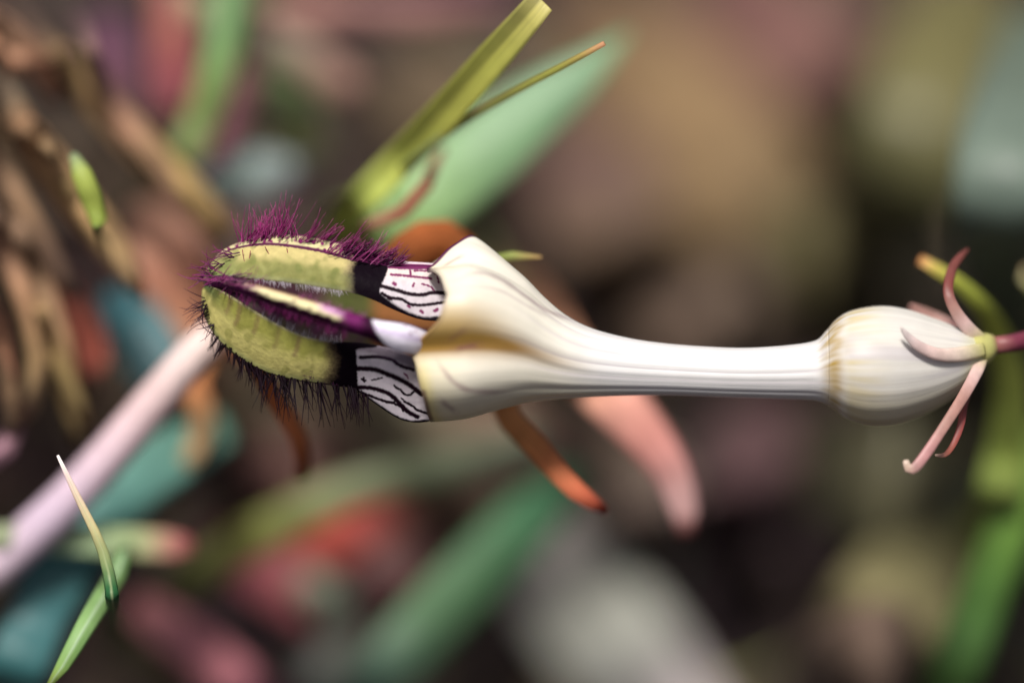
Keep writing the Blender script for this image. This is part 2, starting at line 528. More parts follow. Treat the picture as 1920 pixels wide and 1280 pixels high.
def petal_lower():
    Q, s, t = patch(C_UP, C_LO, 420, 130, 0.25)
    x, y = Q[..., 0], Q[..., 1]
    nz = vnoise(x * .05, y * .05, 11.0); nf = vnoise(x * .25, y * .25, 12.0)
    c = mix(s2l((158, 156, 78)), s2l((216, 206, 126)), sstep(.25, .6, t + .2 * nz))
    c = mix(c, s2l((176, 178, 116)), sstep(.82, .97, t) * .8)
    c = mix(c, s2l((146, 146, 72)), .5 * sstep(.1, .45, nz))
    c = mix(c, s2l((84, 104, 74)), .8 * (1 - sstep(388, 430, x)) * (1 - sstep(.2, .6, t)))
    for q in ((432, 566), (448, 588), (482, 604), (520, 632), (558, 646)):  # purple streaks painted in as the shadows of hairs
        d = line_dist(x, y, [(q[0] + 4, q[1] - 16), (q[0], q[1] + 6), (q[0] - 5, q[1] + 18)])
        c = mix(c, s2l((116, 70, 74)), (.25 + .3 * ((q[0] * 7) % 10) / 10) * (1 - sstep(1, 8, d + 3 * nf)))
    c = mix(c, s2l((160, 150, 118)), (1 - sstep(.01, .05, t)) * .7)
    c = mix(c, BLACKP, sstep(.965, .99, t))
    edge_l = 616 + 12 * np.sin(np.pi * t) - 6 * t + 9 * nz + 5 * nf
    c = mix(c, s2l((70, 34, 52)), .8 * sstep(-30, 6, x - edge_l))
    c = mix(c, BLACKP, sstep(-10, 18, x - edge_l))
    edge_r = 667 + 5 * t + 2.0 * nf + 40 * (1 - sstep(.0, .16, t))
    pc = stripes(PANEL * np.ones(x.shape + (1,)) * 1.08, x, y, LC, nf)
    pc = mix(pc, s2l((70, 50, 72)), .75 * (1 - sstep(.1, .24, t)))
    c = mix(c, pc, sstep(-1, 2, x - edge_r))
    return petal('petal', [(Q, c)])

def petal_front():
    Q, s, t = patch(B_UP, B_LO, 340, 40, 0.55, .8)
    x, y = Q[..., 0], Q[..., 1]
    nz = vnoise(x * .05, y * .16, 21.0) + .5 * vnoise(x * .14, y * .3, 25.0); nf = vnoise(x * .3, y * .3, 22.0)
    PUR = s2l((104, 34, 88))
    c = mix(s2l((222, 212, 164)), s2l((66, 22, 52)), sstep(.38, .66, t + .3 * nz))
    c = mix(c, s2l((150, 96, 84)), (1 - sstep(.08, .2, t)) * .7)
    c = mix(c, PUR, (1 - sstep(455, 500, x + 20 * nz)) * .85)
    c = mix(c, s2l((196, 150, 184)), sstep(585, 615, x) * (1 - sstep(.3, .5, t)))
    c = mix(c, PUR, sstep(622, 655, x + 10 * nz))
    c = mix(c, BLACKP, sstep(668, 690, x) * .8)
    W = mix(s2l((234, 228, 240)), s2l((206, 192, 218)), np.exp(-((t - .42) / .12) ** 2))
    W = mix(W, s2l((70, 24, 66)), 1 - sstep(.02, .07, t))
    for q in ((758, 613), (778, 622), (768, 626), (808, 632)):
        W = mix(W, MAUVE, .8 * (1 - sstep(1, 4, np.hypot(x - q[0], (y - q[1]) * 1.5))))
    c = mix(c, W, sstep(-4, 5, x - (697 + 30 * t * t)))
    return petal('petal', [(Q, c)])

def petal_back(ru, rl, upper):
    Q, s, t = patch(ru, rl, 160, 40, -0.6)
    x, y = Q[..., 0], Q[..., 1]
    nz = vnoise(x * .05, y * .05, 31.0 + upper)
    if upper:
        c = mix(s2l((96, 92, 66)), s2l((92, 60, 72)), sstep(.2, .7, nz + t))
        c = mix(c, s2l((96, 106, 54)), sstep(585, 640, x) * .8)
    else:
        c = mix(s2l((110, 70, 100)), s2l((112, 112, 84)), sstep(.15, .5, t + .3 * nz))
    c = mix(c, s2l((92, 34, 78)), .7 * (1 - sstep(.03, .12, t)) + .7 * sstep(.9, .98, t))
    c = mix(c, s2l((166, 108, 66)), sstep(680, 720, x) * .9)
    return petal('petal', [(Q, c)])

p_up = petal_upper()
p_lo = petal_lower()
p_fr = petal_front()
p_bu = petal_back(D_UP, D_LO, 1)
p_bl = petal_back(E_UP, E_LO, 0)

# ---- hairs -----------------------------------------------------------------
rng = random.Random(7)
def hair_mesh(name, hairs, parent):
    """hairs: (x, y, w, angle_deg (0 = right, 90 = up), tilt_w, length px, base radius px, curl deg, root rgb, tip rgb)"""
    V, Fc, C = [], [], []
    SEG = 6
    for (x, y, w, ang, tw, ln, rad, curl, c0, c1) in hairs:
        a = math.radians(ang)
        pts = []
        cx, cy, cw = x, y, w
        for i in range(SEG + 1):
            pts.append((cx, cy, cw))
            aa = a + math.radians(curl) * (i / SEG) ** 1.3
            cx += math.cos(aa) * ln / SEG
            cy -= math.sin(aa) * ln / SEG
            cw += tw * ln * S / SEG
        base = len(V)
        for i, q in enumerate(pts):
            r = rad * (1 - .75 * i / SEG)
            aa = a + math.radians(curl) * (i / SEG) ** 1.3
            nx, ny = math.sin(aa), math.cos(aa)
            for k in range(3):
                ph = k * 2.0944
                V.append(P(q[0] + nx * r * math.cos(ph), q[1] + ny * r * math.cos(ph), q[2] + r * S * math.sin(ph)))
                f = i / SEG
                C.append(c0 * (1 - f) + c1 * f)
        for i in range(SEG):
            for k in range(3):
                a0 = base + i * 3 + k; b0 = base + i * 3 + (k + 1) % 3
                Fc.append((a0, b0, b0 + 3, a0 + 3))
        Fc.append((base + SEG * 3, base + SEG * 3 + 1, base + SEG * 3 + 2))
    o = make_mesh(name, V, Fc, np.array(C), M_HAIR, parent)
    o['kind'] = 'stuff'
    return o

MAG = s2l((150, 36, 112)); MAGT = s2l((186, 62, 138)); DPUR = s2l((58, 14, 50)); DPUR2 = s2l((28, 8, 20)); WHH = s2l((206, 196, 206)); TANH = s2l((150, 80, 78))
def rail_pt(rail, xq):
    A = catmull(np.array(rail, float), 200)
    i = int(np.argmin(np.abs(A[:, 0] - xq)))
    return A[i]

H = []
out = catmull(np.array(A_OUT, float), 300); up = catmull(np.array(A_UP, float), 300)
def on_strip(xq, f):
    a = out[int(np.argmin(np.abs(out[:, 0] - xq)))]; b = up[int(np.argmin(np.abs(up[:, 0] - xq)))]
    return a * (1 - f) + b * f
# magenta mane along the upper petal, in clumps leaning towards the tube
for k in range(56):
    xq = rng.uniform(452, 742)
    q = on_strip(xq, rng.choice([0, .1, .2, .35, .9]))
    lean = 56 - 22 * max(0, (xq - 540) / 200) + rng.uniform(-9, 9)
    if xq < 560: lean = rng.uniform(48, 112)
    ln0 = rng.uniform(34, 62) if xq > 560 else rng.uniform(38, 74)
    ln0 *= 1 - .35 * max(0, (xq - 660) / 80)
    for j in range(rng.randint(2, 5)):
        H.append((q[0] + rng.uniform(-7, 7), q[1] + rng.uniform(-3, 3), q[2] + rng.uniform(-.7, .1), lean + rng.gauss(0, 5), rng.uniform(-.35, .25),
                  ln0 * rng.uniform(.6, 1.25), rng.uniform(1.0, 1.6), rng.uniform(-16, 14), MAG * rng.uniform(.35, .9), MAGT * rng.uniform(.5, 1.0)))
for k in range(30):   # the bold left tuft
    f = rng.random()
    q = on_strip(448 + 60 * f, rng.uniform(0, .8))
    H.append((q[0], q[1], q[2], 40 + rng.uniform(-6, 40), rng.uniform(-.3, .3), rng.uniform(30, 70), rng.uniform(1.2, 2.0), rng.uniform(0, 45), MAG * .6, MAGT))
for k in range(110):  # short dark mat near the band
    xq = rng.uniform(640, 748)
    q = on_strip(xq, rng.uniform(0, 1.0))
    H.append((q[0], q[1], q[2] - .1, rng.uniform(15, 60), rng.uniform(-.6, .2), rng.uniform(18, 40), rng.uniform(1.4, 2.4), rng.uniform(-10, 20), DPUR, MAG * rng.uniform(.3, .7)))
# fine pale hairs on its lower margin
for k in range(120):
    xq = rng.uniform(470, 650)
    q = rail_pt(A_LO, xq)
    H.append((q[0], q[1] - rng.uniform(0, 3), q[2] - .05, -75 + rng.gauss(0, 16), -.3, rng.uniform(5, 15), rng.uniform(.6, .9), rng.uniform(-20, 20), WHH * .5, WHH))
for (x, y, a, l, cu) in [(497, 462, -62, 48, -15), (538, 465, -80, 52, -30), (540, 512, -170, 55, 35), (470, 470, -100, 40, 20), (455, 468, -85, 45, 40)]:
    H.append((x, y, -1.6, a, -.25, l, 1.2, cu, TANH, TANH))
hair_mesh('hair_fringe', H, p_up)

H = []
# dark lashes under the lower petal
lo = catmull(np.array(C_LO, float), 400)
for k in range(46):
    xq = rng.uniform(398, 692)
    i = int(np.argmin(np.abs(lo[:, 0] - xq) + 1000 * (lo[:, 1] < 600)))
    q = lo[i]
    lean = -118 + 36 * sstep(400, 470, xq) + rng.gauss(0, 9)
    ln0 = 30 + 42 * float(sstep(430, 520, xq)) - 14 * float(sstep(600, 690, xq))
    conv = rng.uniform(-14, 14)
    for j in range(rng.randint(3, 5)):
        dx = rng.uniform(-9, 9)
        H.append((q[0] + dx, q[1] + dx * .3 + rng.uniform(-3, 1), q[2] + rng.uniform(-.4, .3), lean - dx * 2.2 + conv * .3 + rng.gauss(0, 4), rng.uniform(-.15, .3),
                  ln0 * rng.uniform(.6, 1.25), rng.uniform(1.5, 2.3), rng.uniform(-14, 14), DPUR2 * rng.uniform(.5, 1), DPUR2 * rng.uniform(.7, 1.5)))
for k in range(70):   # pale fringe on its upper margin
    xq = rng.uniform(490, 640)
    q = rail_pt(C_UP, xq)
    H.append((q[0], q[1] + rng.uniform(0, 3), q[2] - .05, 82 + rng.gauss(0, 14), -.1, rng.uniform(6, 19), rng.uniform(.6, .9), rng.uniform(-15, 15), WHH * .5, WHH))
for k in range(90):   # short dark hairs at the edge of the black band
    x, y = rng.uniform(575, 640), rng.uniform(655, 712)
    H.append((x, y, -2.1 + (y - 655) / 57 * 1.0, 200 + rng.gauss(0, 35), -.6, rng.uniform(8, 18), rng.uniform(.5, .9), rng.uniform(-20, 20), DPUR, DPUR * 1.4))
for k in range(30):   # loose hairs over its tip
    x = rng.uniform(380, 402); y = 560 + (x - 380) * 2.6 + rng.uniform(-14, 14)
    H.append((x, y, -.5 + rng.uniform(-.5, .4), 205 + rng.gauss(0, 22), rng.uniform(-.3, .3), rng.uniform(22, 52), rng.uniform(1.1, 1.7), rng.uniform(-50, 60), DPUR2, DPUR))
hair_mesh('hair_fringe', H, p_lo)

H = []
for k in range(26):   # wild curled hairs at the point of the cage
    x = rng.uniform(384, 450); y = 520 - (x - 384) * .75 + rng.uniform(-8, 8)
    ang = 172 + rng.gauss(0, 24)
    H.append((x, y, -.8 + rng.uniform(-.8, .4), ang, rng.uniform(-.4, .3), rng.uniform(26, 62), rng.uniform(1.2, 1.9), rng.choice([-1, 1]) * rng.uniform(20, 85), DPUR, MAG * rng.uniform(.5, 1)))
for k in range(46):
    x = rng.uniform(388, 470); q = rail_pt(B_UP, x)
    H.append((q[0], q[1] + rng.uniform(-2, 10), q[2] - .3, rng.choice([25, 30, 160, 195]) + rng.gauss(0, 14), rng.uniform(-.3, .2), rng.uniform(18, 52), rng.uniform(1.2, 2.0), rng.uniform(-35, 35), DPUR * 1.3, MAG))
for k in range(105):
    x = rng.uniform(425, 655); q = rail_pt(B_LO, x)
    H.append((q[0], q[1] - rng.uniform(0, 6), q[2] - .2, -100 + rng.gauss(0, 16), rng.uniform(-.2, .5), rng.uniform(9, 30), rng.uniform(1.2, 2.0), rng.uniform(-20, 20), DPUR * 1.2, MAG * .6))
for k in range(50):
    x = rng.uniform(560, 690); q = rail_pt(B_UP, x)
    H.append((q[0], q[1] + rng.uniform(-1, 4), q[2] - .2, 60 + rng.gauss(0, 25), rng.uniform(-.4, .1), rng.uniform(6, 16), rng.uniform(.8, 1.4), rng.uniform(-20, 20), MAG * .8, s2l((200, 120, 170))))
hair_mesh('hair_fringe', H, p_fr)
H = []
for k in range(150):
    x = rng.uniform(690, 835)
    f = rng.random()
    q = rail_pt(D_LO, x)
    H.append((q[0], q[1] - f * 14 + 6, q[2] - .3, 200 + rng.gauss(0, 40), -.3, rng.uniform(8, 20), rng.uniform(.5, .9), rng.uniform(-20, 20), DPUR, DPUR * 1.5))
hair_mesh('hair_fringe', H, p_bu)

# ---- calyx, sepals and stalk ---------------------------------------------
def tube_along(pts, radii, cols, name, mat, parent, m=12, flat=1.0, n=None, close=True, wsize=False):
    """pts in (px, py, w); radii in px"""
    n = n or max(12, len(pts) * 6)
    rr = np.asarray(radii, float)[:, None]
    cc = np.asarray(cols, float)
    data = np.hstack([np.asarray(pts, float), rr, cc])
    # arc-length in px space; depth converted to px
    d = data.copy(); d[:, 2] /= S
    K = catmull(d, n)
    W = np.array([P(k[0], k[1], k[2] * S) for k in K])
    return sweep(W, K[:, 3] * S * MM * (np.array([np.dot(w / MM - CAMP, F_) for w in W]) / DIST), K[:, 4:7], name, mat, parent, m, flat, close)

def sweep(W, rad, cols, name, mat, parent, m, flat, close=True):
    T = np.gradient(W, axis=0)
    T /= np.linalg.norm(T, axis=1)[:, None] + 1e-12
    V, C, UV = [], [], []
    n = len(W)
    L = np.concatenate([[0], np.cumsum(np.linalg.norm(np.diff(W, axis=0), axis=1))])
    for i in range(n):
        side = np.cross(T[i], F_); side /= np.linalg.norm(side) + 1e-9
        nrm = np.cross(side, T[i])
        for k in range(m):
            a = 2 * math.pi * k / m
            V.append(W[i] + rad[i] * (side * math.cos(a) + nrm * math.sin(a) * flat))
            C.append(cols[i]); UV.append((k / m, L[i] / 0.02))
    Fc = grid_faces(n, m, 0, True)
    if close:
        Fc.append(tuple(range(m - 1, -1, -1)))
        Fc.append(tuple(range((n - 1) * m, n * m)))
    return make_mesh(name, V, Fc, np.array(C), mat, parent, True, 0, UV)

GRN = s2l((180, 176, 108)); PINK = s2l((168, 128, 118)); PINKD = s2l((118, 66, 60)); ROSE = s2l((206, 178, 168))
tube_along([(1828, 655, 1.2), (1844, 652, 1.2), (1858, 648, 1.2), (1868, 646, 1.2)], [36, 31, 24, 17], [GRN, GRN, GRN * .9, s2l((150, 120, 90))], 'calyx', M_SEPAL, flower, 18)
def sepal(pts, radii, c):
    tube_along(pts, radii, c, 'sepal', M_SEPAL, flower, 12, .35, 40)
sepal([(1842, 640, .8), (1815, 615, .3), (1790, 580, 0), (1778, 545, .2), (1785, 505, 1.2), (1800, 482, 2.2), (1816, 466, 3.2)], [13, 13, 11, 10, 9, 7, 2], [GRN, ROSE, PINK, PINKD, PINKD, PINKD, PINKD])
sepal([(1845, 655, .2), (1800, 664, -.95), (1760, 664, -1.9), (1725, 650, -2.5), (1702, 630, -2.8), (1688, 612, -3.0)], [13, 14, 12, 10, 7, 2], [GRN, s2l((214, 196, 178)), s2l((220, 194, 184)), s2l((216, 190, 184)), s2l((206, 190, 186)), s2l((210, 200, 194))])
sepal([(1842, 665, .8), (1832, 695, -.2), (1805, 745, -1.4), (1770, 800, -2.4), (1738, 848, -3.0), (1716, 876, -3.2), (1703, 878, -3.2), (1698, 862, -3.2)], [12, 12, 11, 10, 10, 10, 9, 5], [GRN, ROSE, PINK, PINK, s2l((176, 128, 126)), s2l((176, 136, 130)), s2l((196, 168, 150)), s2l((196, 176, 160))])
sepal([(1840, 668, 1.6), (1822, 710, 1.0), (1808, 755, 0), (1802, 795, -.8), (1788, 832, -1.2), (1772, 852, -1.2), (1753, 853, -1.2)], [10, 10, 8, 7, 6, 5, 2], [GRN, PINK, PINKD, s2l((140, 70, 66)), s2l((146, 80, 70)), s2l((170, 110, 94)), s2l((210, 180, 160))])
sepal([(1838, 640, 2.2), (1800, 620, 4.6), (1760, 600, 5.4), (1730, 586, 5.4), (1706, 573, 5.2)], [10, 12, 11, 9, 3], [GRN, PINK, PINK, PINK, s2l((200, 150, 140))])
WINE = s2l((112, 52, 66))
stalk_pts = [(1860, 648, 1.2), (1890, 645, 1.6), (1925, 638, 2.5), (1985, 632, 5), (2060, 660, 12), (2120, 760, 30)]
gp = Gw(2150, 900, 0)
stalk_pts += [(2140, 860, gp * .7), (2150, 905, gp + 2)]
tube_along(stalk_pts, [16, 17, 18, 18, 18, 18, 18, 18], [s2l((146, 92, 86)), WINE, WINE, WINE, WINE, WINE, s2l((90, 70, 60)), s2l((80, 66, 56))], 'stalk', M_SEPAL, flower, 16, 1.0, 70)

# ------------------------------------------------------------------ blades
def blade(name, pts, widths, cols, label, cat, mat=None, root=None, root_end='last', fold=0.12, roll=0.0, thick=0.12, group=None, n=None, m=9, half_dark=0.0, twist=0.0, midrib=None, gain=1.0, low=False):
    """pts (px, py, w mm); widths px at that depth; root = photo pixel at which the blade meets the soil"""
    if cat == 'leaf': name = 'broad_leaf'
    pts = [tuple(p) for p in pts]; widths = list(widths); cols = [s2l(c) * gain if max(c) > 1 else np.array(c) for c in cols]
    if not low:
        pts = [(x, y, w if w < 14 else 14 + (w - 14) * .62) for x, y, w in pts]
    if root is not None:
        gw = Gw(root[0], root[1], -2.0)
        if root_end == 'last':
            a = pts[-1]; mid = ((a[0] * .45 + root[0] * .55), (a[1] * .45 + root[1] * .55), a[2] * .45 + gw * .55)
            pts += [mid, (root[0], root[1], gw)]; widths += [widths[-1], widths[-1] * .8]; cols += [cols[-1] * .9, cols[-1] * .7]
        else:
            a = pts[0]; mid = ((a[0] * .45 + root[0] * .55), (a[1] * .45 + root[1] * .55), a[2] * .45 + gw * .55)
            pts = [(root[0], root[1], gw), mid] + pts; widths = [widths[0] * .8, widths[0]] + widths; cols = [cols[0] * .7, cols[0] * .9] + cols
    d = np.hstack([np.array(pts, float), np.array(widths, float)[:, None], np.array(cols, float)])
    d[:, 2] /= S
    n = n or max(24, len(pts) * 10)
    K = catmull(d, n)
    K[:, 3] = np.maximum(K[:, 3], .6); K[:, 4:] = np.clip(K[:, 4:], 0, 1)
    W = np.array([P(k[0], k[1], k[2] * S) for k in K])
    T = np.gradient(W, axis=0); T /= np.linalg.norm(T, axis=1)[:, None] + 1e-12
    L = np.concatenate([[0], np.cumsum(np.linalg.norm(np.diff(W, axis=0), axis=1))])
    V, C, UV = [], [], []
    u = np.linspace(-1, 1, m)
    for i in range(n):
        view = W[i] / MM - CAMP; view /= np.linalg.norm(view)
        side = np.cross(T[i], view); side /= np.linalg.norm(side) + 1e-9
        nrm = np.cross(side, T[i])
        a = math.radians(roll + twist * i / (n - 1))
        sd, nn = side * math.cos(a) + nrm * math.sin(a), nrm * math.cos(a) - side * math.sin(a)
        hw = K[i, 3] * .5 * S * MM * (DIST + K[i, 2] * S) / DIST
        wob = 0.04 * mnoise.noise(Vector((i * .3, len(name), pts[0][0] * .01)))
        for j in range(m):
            off = u[j] + wob
            V.append(W[i] + sd * hw * off + nn * hw * fold * (abs(u[j]) ** 1.3))
            c = K[i, 4:7].copy()
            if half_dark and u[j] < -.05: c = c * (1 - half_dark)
            if midrib is not None and abs(u[j]) < .13: c = c * .5 + midrib * .5
            C.append(c); UV.append((j / (m - 1), L[i] / .02))
    base = empty_loc = None
    o = make_mesh(name, V, grid_faces(n, m), np.array(C), mat or M_GRASS, None, True, thick, UV)
    tag(o, label, cat, group)
    return o

def stem(name, pts, radii, cols, label, cat, root=None, root_end='last', mat=None, m=12, gain=1.0, n=None):
    pts = list(pts); radii = list(radii); cols = [s2l(c) * gain for c in cols]
    if root is not None:
        gw = Gw(root[0], root[1], -2.0)
        if root_end == 'last':
            a = pts[-1]; mid = ((a[0] + root[0]) / 2, (a[1] + root[1]) / 2, (a[2] + gw) / 2)
            pts += [mid, (root[0], root[1], gw)]; radii += [radii[-1]] * 2; cols += [cols[-1], cols[-1]]
        else:
            a = pts[0]; mid = ((a[0] + root[0]) / 2, (a[1] + root[1]) / 2, (a[2] + gw) / 2)
            pts = [(root[0], root[1], gw), mid] + pts; radii = [radii[0]] * 2 + radii; cols = [cols[0], cols[0]] + cols
    o = tube_along(pts, radii, cols, name, mat or M_DRY, None, m, 1.0, n)
    tag(o, label, cat)
    return o

# --- blades close to the flower
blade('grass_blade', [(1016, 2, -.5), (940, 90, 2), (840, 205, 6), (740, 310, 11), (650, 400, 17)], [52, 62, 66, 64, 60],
      [(206, 196, 120), (204, 204, 104), (202, 204, 100), (194, 202, 100), (176, 192, 98)], 'yellow-green folded grass blade with a cut brown tip above the petals', 'grass blade', root=(520, 560), fold=-.12, half_dark=.42, roll=0, gain=1.12)  # shaded side of the fold is put into the colour by half_dark
blade('grass_blade', [(1133, 82, -.5), (1060, 122, 1), (960, 175, 3), (850, 242, 7), (740, 330, 14)], [8, 11, 13, 14, 14],
      [(206, 150, 110), (176, 172, 84), (150, 150, 76), (128, 134, 80), (116, 130, 84)], 'thin yellow grass blade with pinkish tip in front of the wide blue-green blade', 'grass blade', root=(560, 520), fold=.4)
blade('grass_blade', [(1180, 60, 34), (1085, 140, 32), (985, 215, 31), (885, 295, 30), (785, 370, 30), (690, 430, 31)], [10, 84, 130, 150, 150, 140],
      [(126, 156, 116), (126, 160, 122), (130, 166, 124), (136, 172, 124), (150, 184, 124), (156, 184, 116)], 'wide blue-green blurred grass blade rising behind the upper petal', 'grass blade', root=(560, 560), fold=.25, roll=-12)
blade('dry_leaf', [(832, 278, 13), (808, 322, 10), (792, 365, 9), (765, 392, 9), (720, 412, 10), (680, 432, 13)], [10, 22, 24, 24, 20, 16],
      [(150, 110, 84), (156, 104, 82), (140, 74, 62), (146, 78, 66), (150, 96, 80), (150, 110, 90)], 'small bent reddish dry leaf tip lying over the blue-green blade', 'dry leaf', M_DRY, root=(560, 600), fold=.3, n=50)
blade('dry_leaf', [(720, 520, 6), (770, 470, 7), (830, 452, 8), (880, 510, 9), (915, 640, 8), (950, 775, 6), (1000, 830, 5), (1050, 890, 4), (1095, 932, 4), (1138, 958, 5)],
      [50, 76, 84, 70, 56, 46, 46, 40, 34, 16], [(120, 70, 40), (136, 76, 40), (150, 84, 44), (150, 90, 50), (180, 112, 66), (214, 146, 90), (204, 134, 82), (190, 112, 76), (176, 92, 66), (150, 60, 46)],
      'rust-orange dry leaf strip passing behind the flared tube', 'dry leaf', M_DRY, root=(640, 640), root_end='first', fold=.3, n=110)
blade('dry_leaf', [(1060, 650, 18), (1110, 705, 16), (1166, 760, 14), (1222, 825, 14), (1262, 885, 14), (1283, 950, 14), (1286, 1002, 14)], [90, 104, 100, 88, 70, 54, 30],
      [(196, 140, 110), (204, 150, 124), (206, 148, 132), (196, 134, 124), (190, 138, 132), (200, 160, 156), (150, 84, 74)], 'salmon-pink dry blade with a pale end hanging below the tube', 'dry leaf', M_DRY, root=(900, 560), root_end='first', fold=.35, roll=8)
blade('grass_blade', [(1015, 482, 3), (985, 478, 3), (945, 482, 4), (890, 500, 6)], [3, 11, 15, 16], [(206, 170, 110), (170, 172, 92), (150, 160, 86), (130, 150, 80)],
      'short green grass tip poking out behind the flared tube', 'grass blade', root=(760, 640), fold=.4)
blade('grass_blade', [(1724, 486, 7), (1758, 506, 7), (1800, 532, 8), (1846, 580, 10), (1880, 650, 14), (1894, 740, 19), (1886, 850, 24), (1860, 960, 30)], [16, 22, 26, 34, 46, 62, 76, 84],
      [(176, 120, 80), (180, 170, 84), (166, 172, 76), (156, 164, 72), (150, 158, 76), (136, 146, 70), (124, 138, 66), (110, 124, 64)], 'arching yellow-green grass blade with brown tip behind the flower stalk', 'grass blade', root=(1810, 1100), fold=.15, n=90, gain=1.5)
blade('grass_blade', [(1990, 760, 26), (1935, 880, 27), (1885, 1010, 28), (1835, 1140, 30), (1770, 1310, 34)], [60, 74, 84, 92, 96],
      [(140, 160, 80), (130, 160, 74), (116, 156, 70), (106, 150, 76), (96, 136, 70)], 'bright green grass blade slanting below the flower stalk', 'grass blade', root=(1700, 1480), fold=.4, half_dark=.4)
blade('grass_blade', [(1925, 500, 14), (1915, 510, 15), (1945, 560, 18)], [6, 14, 18], [(196, 170, 130), (176, 166, 120), (150, 150, 90)], 'pale grass tip just entering beside the flower stalk', 'grass blade', root=(2010, 800), fold=.3)

# --- seedling in focus at lower left
blade('seedling', [(108, 853, -1.3), (128, 895, -1.3), (152, 945, -1.2), (176, 992, -1.0), (196, 1042, -.8), (207, 1090, -.4), (213, 1138, 1)], [2.5, 8, 12, 15, 19, 22, 24],
      [(255, 246, 246), (255, 232, 226), (246, 226, 190), (226, 216, 160), (170, 186, 126), (70, 116, 70), (60, 104, 66)], 'slender grass shoot with white-pink pointed tip standing over the pale stem', 'grass shoot', root=(250, 1290), fold=.6, n=70, midrib=s2l((190, 200, 150)))
blade('grass_blade', [(92, 1284, 0), (116, 1250, 0), (142, 1205, .3), (168, 1160, 1), (196, 1115, 3), (222, 1070, 6), (240, 1030, 10)], [8, 24, 32, 36, 38, 34, 26],
      [(170, 190, 96), (140, 176, 96), (136, 176, 104), (140, 176, 110), (132, 168, 104), (120, 156, 96), (110, 146, 90)], 'curved light-green leaf with pale midrib beside the slender grass shoot', 'grass blade', root=(330, 1000), fold=.45, midrib=s2l((196, 214, 190)), n=70)
stem('pale_stem', [(405, 622, 11), (360, 668, 11), (290, 752, 12), (200, 858, 13), (110, 955, 14), (20, 1035, 15), (-80, 1110, 17)], [30, 35, 37, 38, 40, 42, 44],
     [(220, 196, 186), (236, 214, 208), (228, 200, 200), (222, 196, 206), (212, 190, 208), (206, 184, 198), (190, 170, 180)], 'smooth lavender-white stem ending behind the tip of the cage', 'stem', root=(-330, 1340), mat=M_SEPAL)
blade('dry_leaf', [(470, 670, 9), (510, 735, 8), (545, 790, 8), (566, 840, 9), (566, 900, 11)], [26, 30, 32, 30, 18], [(190, 110, 70), (206, 116, 66), (206, 122, 76), (190, 110, 66), (160, 84, 54)],
      'orange curled dry leaf hanging under the dark lashes', 'dry leaf', M_DRY, root=(360, 560), root_end='first', fold=.6)
blade('grass_blade', [(136, 288, 5), (150, 318, 4), (168, 362, 4), (184, 408, 5), (188, 440, 7)], [14, 34, 40, 30, 14], [(166, 182, 140), (168, 182, 92), (164, 176, 84), (150, 166, 74), (110, 124, 60)],
      'short bright yellow-green leaf tip among the brown thatch', 'grass blade', root=(330, 640), fold=.5)

# --- middle distance, lower left
blade('grass_blade', [(430, 800, 30), (330, 850, 25), (220, 930, 22), (130, 1040, 20), (70, 1150, 19), (20, 1290, 20)], [70, 105, 125, 125, 115, 110],
      [(110, 156, 136), (104, 150, 136), (92, 140, 130), (72, 118, 116), (62, 108, 110), (54, 100, 100)], 'broad teal leaf curving down behind the pale stem', 'leaf', root=(-20, 1460), fold=.1, gain=1.15)
blade('grass_blade', [(215, 540, 36), (255, 610, 32), (300, 690, 31), (330, 770, 34)], [60, 110, 120, 70], [(66, 104, 112), (60, 104, 110), (58, 100, 106), (54, 90, 96)],
      'dark teal leaf behind the pale stem, left of the cage tip', 'leaf', root=(430, 940), fold=.1, gain=1.2)
blade('grass_blade', [(-40, 1005, 17), (70, 1008, 16), (170, 1012, 16), (260, 1018, 17), (320, 1022, 18), (362, 1024, 19)], [40, 50, 56, 56, 52, 30],
      [(160, 166, 130), (150, 166, 136), (150, 170, 130), (166, 176, 130), (176, 120, 110), (170, 100, 96)], 'horizontal pale-green blade with pink end crossing the pale stem', 'grass blade', root=(-260, 1060), root_end='first', fold=.1, gain=1.2)
blade('dry_leaf', [(250, 1130, 44), (330, 1185, 42), (400, 1240, 42), (480, 1310, 44)], [60, 90, 96, 90], [(150, 96, 96), (190, 126, 130), (190, 122, 128), (160, 100, 110)],
      'mauve-pink dry blade at the foot of the grass shoot', 'dry leaf', M_DRY, root=(640, 1460), fold=.4)
blade('dry_leaf', [(390, 680, 26), (360, 720, 24), (378, 770, 24), (372, 830, 26), (330, 890, 30)], [20, 40, 44, 42, 24], [(196, 130, 80), (200, 130, 84), (190, 140, 96), (180, 146, 106), (150, 130, 96)],
      'tan curled dry leaf between the pale stem and the cage', 'dry leaf', M_DRY, root=(260, 980), fold=.4)
blade('grass_blade', [(1010, 820, 46), (860, 866, 44), (700, 905, 42), (560, 962, 41), (440, 1030, 42), (350, 1100, 46)], [40, 60, 68, 72, 74, 60],
      [(92, 104, 84), (104, 114, 88), (110, 118, 84), (130, 136, 76), (136, 136, 70), (110, 116, 66)], 'olive grass blade running under the cage beside the red leaf', 'grass blade', root=(240, 1230), fold=.3)
blade('dry_leaf', [(500, 1060, 52), (580, 1010, 50), (660, 985, 50), (740, 1010, 52), (780, 1080, 56)], [60, 120, 130, 110, 60], [(150, 84, 66), (200, 96, 80), (196, 92, 84), (150, 84, 76), (110, 70, 70)],
      'red fallen leaf between the olive and the green blade', 'dry leaf', M_DRY, root=(860, 1180), fold=.4, low=True)
